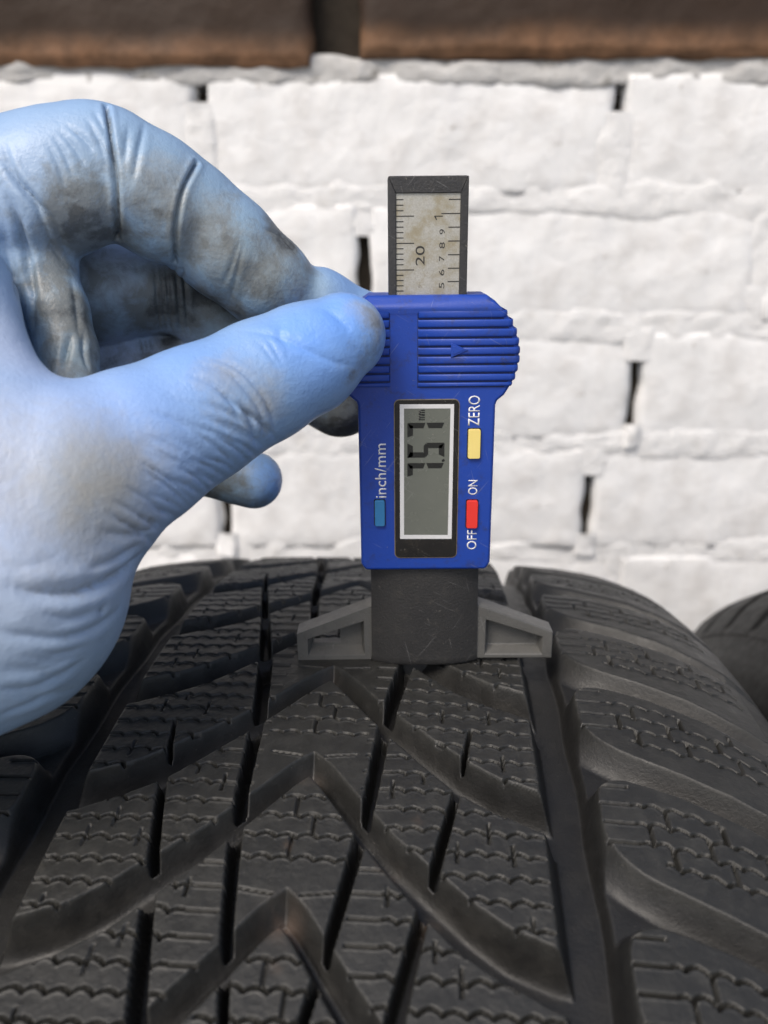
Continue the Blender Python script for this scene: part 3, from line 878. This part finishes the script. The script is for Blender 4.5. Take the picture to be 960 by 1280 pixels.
def foot(side, hole):
    o4 = [(11.0, .15), (27.85, .05), (27.85, 6.4), (11.0, 13.1)]
    r1 = [(13.2, 1.15), (25.6, 1.05), (25.6, 5.15), (13.2, 9.4)]
    r2 = [(13.9, 2.2), (24.9, 2.1), (24.9, 4.7), (13.9, 8.3)]
    h1 = [(18.6, 2.9), (24.6, 2.8), (24.6, 4.85), (18.6, 6.7)]
    D = 5.2
    def ring(bm, pts, y): return [bm.verts.new((side * a * MM, y * MM, b * MM)) for a, b in pts]
    bm = bmesh.new()
    rg = [ring(bm, o4, D), ring(bm, o4, .1), ring(bm, r1, 0.1), ring(bm, r2, 3.0)]
    if hole: rg += [ring(bm, h1, 3.0), ring(bm, h1, D)]
    for p, q in zip(rg, rg[1:]):
        for i in range(4): bm.faces.new((p[i], p[(i + 1) % 4], q[(i + 1) % 4], q[i]))
    if hole:
        for i in range(4): bm.faces.new((rg[-1][i], rg[-1][(i + 1) % 4], rg[0][(i + 1) % 4], rg[0][i]))
    else:
        bm.faces.new(rg[-1]); bm.faces.new(rg[0])
    bmesh.ops.recalc_face_normals(bm, faces=bm.faces)
    bmesh.ops.bevel(bm, geom=[e for e in bm.edges if e.calc_face_angle(0) > .3], offset=.28 * MM, segments=2, profile=.5, affect='EDGES', clamp_overlap=True)
    me = bpy.data.meshes.new('foot'); bm.to_mesh(me); bm.free(); o = link('foot', me, M['grey'], gauge); me.shade_smooth()
    o.modifiers.new('wn', 'WEIGHTED_NORMAL')
    return o


fl_o = foot(-1, True); fl_o['label'] = 'left foot with a slot through it'
fr_o = foot(1, False)

# ------------------------------------------------------------------ gloved hand (one continuous skin, grown from round-cone limbs)
VOX = .72
LO = np.array([-168., 76., -128.]); HI = np.array([6., 212., 52.])
gx, gy, gz = [np.arange(LO[i], HI[i], VOX, dtype=np.float32) for i in range(3)]
SHAPE = (len(gx), len(gy), len(gz))


def smin(a, b, k):
    h = np.clip(k - np.abs(a - b), 0, None) / k
    return np.minimum(a, b) - h * h * k * .25


def limb(chain, k=2.0, reach=14.):
    """chain of (px, py, depth, radius in px); neighbours joined by round cones"""
    g = np.full(SHAPE, 30.0, np.float32)
    pts = [(at(x, y, d), r * d / F_PX) for x, y, d, r in chain]
    for (p, r0), (q, r1) in zip(pts, pts[1:]):
        lo = np.minimum(p - r0, q - r1) - reach; hi = np.maximum(p + r0, q + r1) + reach
        s = [slice(max(0, int((lo[i] - LO[i]) / VOX)), max(0, min(SHAPE[i], int((hi[i] - LO[i]) / VOX) + 1))) for i in range(3)]
        X = gx[s[0]][:, None, None] - p[0]; Y = gy[s[1]][None, :, None] - p[1]; Z = gz[s[2]][None, None, :] - p[2]
        d = (q - p).astype(np.float32); dd = float(d @ d)
        t = np.clip((X * d[0] + Y * d[1] + Z * d[2]) / dd, 0, 1)
        dist = np.sqrt((X - t * d[0]) ** 2 + (Y - t * d[1]) ** 2 + (Z - t * d[2]) ** 2) - (r0 + (r1 - r0) * t)
        g[s[0], s[1], s[2]] = smin(g[s[0], s[1], s[2]], dist.astype(np.float32), k)
    return g


index = limb([(-150, 330, 156, 96), (-10, 252, 152, 92), (70, 229, 152, 84), (114, 209, 152, 76)], 3)
index = smin(index, limb([(45, 256, 150, 74), (104, 246, 150, 62)], 1), 1.5)
index = smin(index, limb([(112, 208, 152, 72), (126, 206, 152, 71)], 1), .4)
index = smin(index, limb([(168, 238, 153, 68), (205, 264, 156, 64)], 1), .4)
index = smin(index, limb([(138, 216, 153, 76), (190, 242, 156, 70), (226, 262, 159, 67)], 2), .5)
index = smin(index, limb([(240, 272, 160, 66), (284, 310, 163, 62), (332, 351, 167, 56), (362, 374, 170, 47)], 2), .6)
index = smin(index, limb([(372, 380, 172, 42), (400, 384, 173, 46), (455, 393, 175.5, 30)], 2), 1.0)
middle = limb([(-90, 345, 177, 80), (60, 356, 174, 76), (120, 362, 174, 67), (212, 361, 176, 53)], 2)
middle = smin(middle, limb([(226, 366, 178, 52), (330, 440, 185, 50), (425, 500, 191, 47)], 3), 1.5)
ring_f = limb([(-70, 480, 186, 60), (110, 464, 184, 53), (180, 460, 186, 53), (240, 474, 188, 60), (300, 515, 192, 42)], 3)
pinky = limb([(-60, 545, 192, 50), (120, 548, 192, 42), (230, 575, 192, 38), (318, 600, 192, 36)], 4)
thumb = limb([(428, 421, 150.0, 55), (384, 448, 149, 69), (328, 476, 147, 75), (245, 519, 142, 85), (165, 562, 137, 99), (60, 617, 131, 134)], 1.5)
thumb = smin(thumb, limb([(60, 617, 131, 134), (-60, 612, 128, 172)], 3), 3)
thenar = limb([(-10, 520, 129, 78), (-80, 370, 134, 82), (-170, 340, 142, 90)], 6)
wrist = limb([(-28, 731, 128, 183), (-330, 860, 124, 190), (-620, 1010, 118, 190)], 6)
web = limb([(15, 262, 153, 62), (46, 322, 152, 44), (72, 390, 150, 35), (84, 440, 149, 34), (86, 490, 147, 36), (60, 550, 142, 50)], 3)
palm = limb([(-60, 420, 168, 120), (-130, 520, 168, 150), (-120, 640, 155, 150)], 8)
palm = smin(palm, limb([(-40, 330, 152, 78), (-60, 420, 160, 90)], 5), 6)
body = smin(thumb, wrist, 3.0)
body = smin(body, thenar, 5.0)
body = smin(body, palm, 8.0)
del wrist, thenar, palm
fing = smin(smin(middle, ring_f, .2), pinky, .2)
del middle, ring_f, pinky
hand = smin(body, web, 2.5)
hand = smin(hand, index, 1.0)
hand = smin(hand, fing, .15)
del body, web, index, fing, thumb


def surface_nets(g):
    inside = g < 0
    a = [slice(0, -1), slice(1, None)]
    cnt = np.zeros(tuple(s - 1 for s in g.shape), np.int8)
    for i in (0, 1):
        for j in (0, 1):
            for k in (0, 1): cnt += inside[a[i], a[j], a[k]]
    act = (cnt > 0) & (cnt < 8)
    ci = np.argwhere(act); vid = np.full(act.shape, -1, np.int32); vid[act] = np.arange(len(ci))
    acc = np.zeros((len(ci), 3)); num = np.zeros(len(ci))
    corners = [(i, j, k) for i in (0, 1) for j in (0, 1) for k in (0, 1)]
    for c0 in corners:
        for ax in range(3):
            if c0[ax]: continue
            c1 = list(c0); c1[ax] = 1
            v0 = g[tuple((ci + c0).T)]; v1 = g[tuple((ci + c1).T)]
            m = (v0 < 0) != (v1 < 0); t = np.where(m, v0 / np.where(m, v0 - v1, 1), 0)
            p = np.array(c0, float) + 0 * acc; p[:, ax] += t
            acc[m] += p[m]; num[m] += 1
    V = ci + acc / num[:, None]
    Q = []
    for ax in range(3):
        o1, o2 = [i for i in range(3) if i != ax]
        s0 = [slice(1, -1)] * 3; s1 = [slice(1, -1)] * 3
        s0[ax] = slice(0, -1); s1[ax] = slice(1, None)
        A = inside[tuple(s0)]; B = inside[tuple(s1)]
        e = np.argwhere(A != B); base = e.copy(); base[:, o1] += 1; base[:, o2] += 1
        fl = A[tuple(e.T)]
        def cell(d1, d2):
            c = base.copy(); c[:, o1] -= d1; c[:, o2] -= d2; return vid[tuple(c.T)]
        q = np.stack([cell(1, 1), cell(0, 1), cell(0, 0), cell(1, 0)], 1)
        if ax == 1: fl = ~fl
        q[~fl] = q[~fl][:, ::-1]
        Q.append(q)
    return V, np.vstack(Q)


hand[0] = hand[-1] = 1; hand[:, 0] = hand[:, -1] = 1; hand[:, :, 0] = hand[:, :, -1] = 1      # closed at the far end of the forearm
HV, HQ = surface_nets(hand); del hand
HV = HV * VOX + LO
E_ = np.vstack([HQ[:, [0, 1]], HQ[:, [1, 2]], HQ[:, [2, 3]], HQ[:, [3, 0]]])


def lap(V, it=1, lam=.5):
    n = len(V); deg = np.bincount(E_[:, 0], minlength=n) + np.bincount(E_[:, 1], minlength=n)
    for _ in range(it):
        acc = np.stack([np.bincount(E_[:, 0], V[E_[:, 1], c], n) + np.bincount(E_[:, 1], V[E_[:, 0], c], n) for c in range(3)], 1)
        V = V + lam * (acc / deg[:, None] - V)
    return V


def normals(V):
    d = np.cross(V[HQ[:, 2]] - V[HQ[:, 0]], V[HQ[:, 3]] - V[HQ[:, 1]]); N = np.zeros_like(V)
    for c in range(4):
        for a in range(3): N[:, a] += np.bincount(HQ[:, c], d[:, a], len(V))
    return N / np.maximum(np.linalg.norm(N, axis=1), 1e-9)[:, None]


HV = lap(HV, 3)


def subdivide(V, Q):
    n = len(V); ed = np.sort(np.vstack([Q[:, [0, 1]], Q[:, [1, 2]], Q[:, [2, 3]], Q[:, [3, 0]]]), 1)
    key = ed[:, 0].astype(np.int64) * n + ed[:, 1]; uk, inv = np.unique(key, return_inverse=True)
    mid = (V[uk // n] + V[uk % n]) / 2; m = len(Q); e = n + inv.reshape(4, m).T; c = n + len(uk) + np.arange(m)
    W = np.vstack([V, mid, V[Q].mean(1)])
    R = np.vstack([np.stack([Q[:, i], e[:, i], c, e[:, (i + 3) % 4]], 1) for i in range(4)])
    return W, R


HV, HQ = subdivide(HV, HQ)
E_ = np.vstack([HQ[:, [0, 1]], HQ[:, [1, 2]], HQ[:, [2, 3]], HQ[:, [3, 0]]])
HV = lap(HV, 3)
bvh = BVHTree.FromPolygons(HV.tolist(), HQ.tolist())
HN = normals(HV)
view = HV / np.linalg.norm(HV, axis=1)[:, None]


def on_hand(px, py):
    d = Vector(ray(px, py)).normalized(); hit = bvh.ray_cast(Vector((0, 0, 0)), d)
    return None if hit[0] is None else np.array(hit[0])


def near_polyline(pts_px, n=14, jitter=0.0):
    P = [p for p in (on_hand(*q) for q in catmull(pts_px, n)) if p is not None]
    if len(P) < 2: return None
    P = np.array(P); keep = [0]
    for i in range(1, len(P)):
        if np.linalg.norm(P[i] - P[keep[-1]]) < 14: keep.append(i)      # drop jumps to another finger
        else: break
    P = P[keep]
    return P if len(P) > 1 else None


disp = np.zeros(len(HV)); crease_dirt = np.zeros(len(HV))


def fold(pts_px, width, depth, lipf=.45, dirt_shade=0.0, taper=True, n=14):
    """a crease in the glove: groove with rolled lips along a line on the skin"""
    P = near_polyline(pts_px, n)
    if P is None: return
    lo, hi = P.min(0) - 4 * width, P.max(0) + 4 * width
    sel = np.flatnonzero(np.all((HV > lo) & (HV < hi), axis=1))
    if not len(sel): return
    X = HV[sel]; best = np.full(len(sel), 1e9); par_ = np.zeros(len(sel))
    for i in range(len(P) - 1):
        a, b = P[i], P[i + 1]; ab = b - a; t = np.clip(((X - a) @ ab) / max(ab @ ab, 1e-9), 0, 1)
        d = np.linalg.norm(X - a - t[:, None] * ab, axis=1); m = d < best
        best[m] = d[m]; par_[m] = (i + t[m]) / (len(P) - 1)
    tp = np.sin(np.pi * np.clip(par_, .02, .98)) ** .6 if taper else 1.0
    g = -1.35 * depth * np.exp(-(best / (.42 * width)) ** 1.3) + .55 * lipf * depth * np.exp(-((best - 1.15 * width) / (.7 * width)) ** 2)
    disp[sel] += g * tp
    if dirt_shade: crease_dirt[sel] = np.maximum(crease_dirt[sel], dirt_shade * np.exp(-(best / (.6 * width)) ** 2) * tp)


# finger joint creases
fold([(133, 133), (141, 190), (146, 245), (147, 298)], .85, 1.1, .3, .6, False, 24)
fold([(246, 203), (228, 240), (220, 285), (219, 328)], .8, .95, .35, .5, False, 24)
fold([(180, 157), (172, 195), (166, 225)], .9, .35, .8, .15)
fold([(160, 158), (156, 200)], .8, .2, .6)
for i, (x0, y0, x1, y1) in enumerate(((75, 165, 105, 205), (85, 158, 118, 190), (68, 172, 90, 220), (118, 140, 132, 180), (110, 150, 135, 210), (60, 180, 82, 235))):
    fold([(x0, y0), ((x0 + x1) / 2 + 3, (y0 + y1) / 2), (x1, y1)], .9, .25, .6, .2)
fold([(0, 195), (20, 225), (45, 250), (70, 285), (85, 318)], 1.2, .6, .7, .4)
fold([(4, 180), (16, 212), (34, 243), (55, 270)], 1.0, .4, .7, .3)
fold([(28, 225), (45, 255), (62, 300), (80, 330)], 1.0, .4, .6, .3)
fold([(0, 235), (20, 265), (28, 300), (36, 350), (42, 372)], 1.3, .5, .7, .2)
fold([(10, 250), (28, 290), (40, 345), (42, 420)], 1.2, .5, .6, .25)
fold([(0, 290), (14, 330), (20, 370)], 1.4, .45, .6)
fold([(90, 350), (97, 395), (100, 430)], 1.2, .3, .5)
fold([(90, 415), (84, 440), (80, 460)], 1.0, .5, .6, .4)
fold([(105, 415), (104, 440), (110, 462)], .8, .4, .6, .4)
# middle and ring finger creases
for x in (196, 203, 210, 222, 231):
    fold([(x - 3, 330), (x, 360), (x + 3, 400), (x + 5, 416)], .9, .45, .6, .9)
fold([(168, 325), (172, 345)], .8, .2, .5, .5)
for x in (178, 184, 190):
    fold([(x - 3, 420), (x, 440), (x + 3, 460)], .8, .4, .6, .7)
# index pad
fold([(300, 300), (290, 330), (280, 355)], .9, .22, .7, .1)
fold([(305, 305), (296, 340), (288, 372)], .9, .22, .7, .1)
fold([(330, 285), (352, 295), (372, 318)], 1.0, .3, .5, .7)
# thumb: pad lines and knuckle wrinkles
fold([(300, 412), (345, 420), (380, 436), (415, 452), (440, 457)], 1.3, .2, .6)
fold([(335, 425), (345, 440), (352, 455)], .8, .16, .6)
fold([(325, 428), (338, 445), (348, 460)], .7, .13, .6)
fold([(405, 385), (425, 400), (440, 415)], 1.6, .22, .5)
fold([(352, 402), (350, 420), (362, 436)], 1.2, .15, .6)
for q in (((255, 458), (285, 466), (310, 490), (325, 515), (332, 545)), ((270, 450), (298, 462), (325, 490), (340, 520), (345, 540)),
          ((240, 470), (268, 482), (290, 505), (300, 525)), ((300, 505), (312, 525), (322, 558)), ((310, 515), (320, 530))):
    fold(q, .9, .32, .6, .25)
rw = random.Random(5)
for i in range(22):                         # short wrinkles running in from the thumb's lower edge
    t = i / 21.0
    x1 = 352 + (190 - 352) * t + rw.uniform(-4, 4); y1 = 560 + (690 - 560) * t ** 1.08 + rw.uniform(-3, 3)
    y1 -= 6
    L = rw.uniform(38, 105); an_ = rad(rw.uniform(24, 40))
    x0 = x1 - L * math.cos(an_); y0 = y1 - L * math.sin(an_)
    fold([(x0, y0), ((x0 + x1) / 2 + 2, (y0 + y1) / 2 - 3), (x1, y1)], rw.uniform(.6, .95), rw.uniform(.16, .34), .7, .3)
for i in range(16):                         # fine lines over the back of the thumb
    x0 = rw.uniform(130, 270); y0 = 470 + (270 - x0) * .35 + rw.uniform(5, 60); L = rw.uniform(35, 75)
    fold([(x0, y0), (x0 + L * .5, y0 + L * .2), (x0 + L, y0 + L * .5)], 1.0, .13, .8)
# wrist folds
fold([(15, 733), (55, 742), (105, 738), (145, 718), (174, 694)], 1.9, .8, .8, .35, True, 20)
fold([(110, 712), (145, 698), (172, 680)], 1.4, .5, .8, .2)
fold([(130, 665), (165, 668), (190, 660)], 1.2, .4, .8, .2)
fold([(50, 765), (90, 773), (130, 760)], 1.5, .35, .7, .2)
fold([(0, 790), (40, 796), (80, 797), (120, 784), (148, 762)], 1.5, .5, .8, .25, True, 18)
fold([(0, 862), (35, 860), (75, 845), (105, 825)], 1.6, .35, .8, .2, True, 18)
fold([(128, 758), (126, 770)], 1.2, .5, .5, .5)
fold([(0, 895), (40, 880), (75, 862)], 1.5, .4, .8, .2)
fold([(0, 840), (50, 838), (90, 822)], 1.8, .25, .8)
for i in range(10):
    y0 = rw.uniform(700, 880); x0 = rw.uniform(-10, 60)
    fold([(x0, y0), (x0 + 35, y0 + 3), (x0 + 70, y0 - 8)], 1.5, .15, .8)
# low rumple everywhere
disp += .09 * vnoise(HV, 1 / 7., 31) + .04 * vnoise(HV, 1 / 3., 32) + .2 * vnoise(HV, 1 / 18., 33)
HV2 = HV + HN * disp[:, None]
hand_o = from_arrays('gloved_hand', (HV2 + [0, 0, CAM_H]) * MM, HQ, M['glove'])
tag(hand_o, 'left hand in a grimy light blue nitrile glove pinching the blue gauge', 'hand')


def blobs(spec):
    out = np.zeros(len(HV))
    for px, py, r, am, *far in spec:
        p = on_hand(px, py)
        if p is None or (far and p[1] < far[0]): continue
        e_ = am * np.exp(-np.sum((HV - p) ** 2, 1) / (r * r))
        if far: e_ = np.where(HV[:, 1] > far[0], e_, 0)
        out = np.maximum(out, e_)
    return out


n1 = vnoise(HV, 1 / 6., 41); n2 = vnoise(HV, 1 / 2.2, 42)
dirt_shade = blobs([(108, 288, 10, 1.0), (80, 295, 8, .85), (80, 260, 8, .7), (122, 245, 8, .65), (185, 285, 10, .6), (165, 190, 4, .3), (200, 310, 6, .5),
              (280, 330, 12, .62), (330, 350, 10, .6), (250, 300, 8, .5), (360, 300, 6, .9), (345, 285, 4, .7), (385, 330, 4, .6),
              (125, 345, 9, .5, 158), (120, 410, 7, .7, 158), (160, 395, 9, .6, 158), (190, 385, 7, .7, 158), (220, 370, 8, .85, 158), (255, 380, 9, .85, 158), (290, 385, 9, .9, 158),
              (135, 445, 6, .45, 160), (212, 425, 4, .75, 160), (185, 440, 4, .5, 160), (80, 330, 5, .6), (72, 325, 6, .7), (60, 420, 9, .35), (100, 430, 7, .35),
              (425, 532, 16, 1.1, 172), (440, 515, 14, 1.0, 172), (270, 615, 9, .85, 172), (295, 622, 7, .75, 172), (320, 625, 5, .5, 172), (20, 215, 5, .35), (450, 450, 5, .35), (472, 420, 5, .4),
              (320, 545, 4, .22), (325, 530, 3, .25), (60, 360, 10, .75), (40, 400, 8, .5), (92, 390, 9, .85), (85, 440, 9, .75), (100, 350, 7, .7), (45, 300, 8, .35)])  # last entries paint the enclosed shade of the web along with grime
dirt_shade = np.clip(np.maximum(dirt_shade * (1 + .5 * n1 + .35 * n2), crease_dirt), 0, 1)  # real grime mixed with painted shade of web, index underside and middle fingertip
tan_ = blobs([(118, 590, 9, 1.0), (105, 605, 14, .7), (290, 480, 7, .5), (320, 500, 6, .5), (200, 240, 9, .55), (270, 330, 12, .5), (330, 345, 9, .5), (455, 390, 4, .4), (470, 400, 4, .5), (310, 350, 8, .4), (120, 740, 10, .15), (90, 390, 9, .45), (100, 440, 8, .5), (250, 290, 10, .5)])
stretch_bright = blobs([(60, 540, 16, .55), (30, 600, 22, .8), (20, 680, 20, .75), (60, 660, 18, .5), (80, 480, 10, .3), (20, 430, 12, .7), (40, 250, 14, .3), (120, 230, 8, .25), (110, 350, 8, .8), (140, 335, 9, .8), (175, 345, 7, .6), (215, 430, 8, .8), (140, 440, 9, .8), (20, 760, 14, .4)])
vivid = blobs([(420, 400, 9, .75), (380, 420, 9, .75), (400, 450, 8, .6), (350, 415, 8, .5), (440, 370, 6, .6), (250, 460, 14, .45), (180, 490, 14, .4), (345, 600, 6, .6), (330, 590, 5, .5), (110, 480, 10, .3), (425, 345, 7, .4)])
greyed = blobs([(60, 250, 11, .4), (110, 270, 12, .8), (185, 260, 13, .8), (160, 300, 8, .9), (240, 300, 13, .9), (290, 330, 13, .95), (340, 345, 12, .95), (380, 350, 8, .9),
                (130, 380, 12, .8, 158), (200, 380, 12, .9, 158), (270, 385, 12, .9, 158), (70, 340, 9, .6), (95, 400, 10, .9), (90, 445, 10, .9), (270, 615, 9, .7, 172), (440, 520, 12, .9, 172),
                (115, 600, 9, .5), (300, 500, 8, .35), (60, 790, 16, .3), (90, 830, 16, .4)])
for nm, v in (('greyed', greyed), ('dirt', dirt_shade), ('tan', np.clip(tan_ * (1 + .4 * n1), 0, 1)), ('stretch', stretch_bright), ('vivid', vivid)): point_attr(hand_o.data, nm, v)

# the sleeve the forearm disappears into, beyond the left edge of the photograph
kf = NT('navy_work_cloth')
M['cloth'] = kf.done(kf.mix(kf.noise(90, 5), (.012, .016, .035), (.03, .036, .06)), .9, .2, kf.bump(kf.noise(700, 3), .0006, .6))
a_, b_ = at(-430, 905, 122), at(-620, 1010, 118)
ax_ = (b_ - a_) / np.linalg.norm(b_ - a_); u_ = np.cross(ax_, [0, 0, 1]); u_ /= np.linalg.norm(u_); v_ = np.cross(ax_, u_)
rows = []
for t_, r_s in ((8, 25.5), (0, 26), (-1, 28.5), (4, 29.5), (14, 29), (40, 31), (70, 34), (100, 34), (140, 38), (200, 41), (260, 44), (262, 1)):
    for i in range(40):
        an_ = 2 * math.pi * i / 40; rr_ = r_s * (1 + .03 * math.sin(3 * an_ + t_ * .07) + .02 * math.sin(5 * an_ - t_ * .11))
        rows.append(a_ + ax_ * t_ + (u_ * math.cos(an_) + v_ * math.sin(an_)) * rr_)
sq = [[k * 40 + i, k * 40 + (i + 1) % 40, (k + 1) * 40 + (i + 1) % 40, (k + 1) * 40 + i] for k in range(11) for i in range(40)]
from_arrays('sleeve', (np.array(rows) + [0, 0, CAM_H]) * MM, np.array(sq), M['cloth'], hand_o)
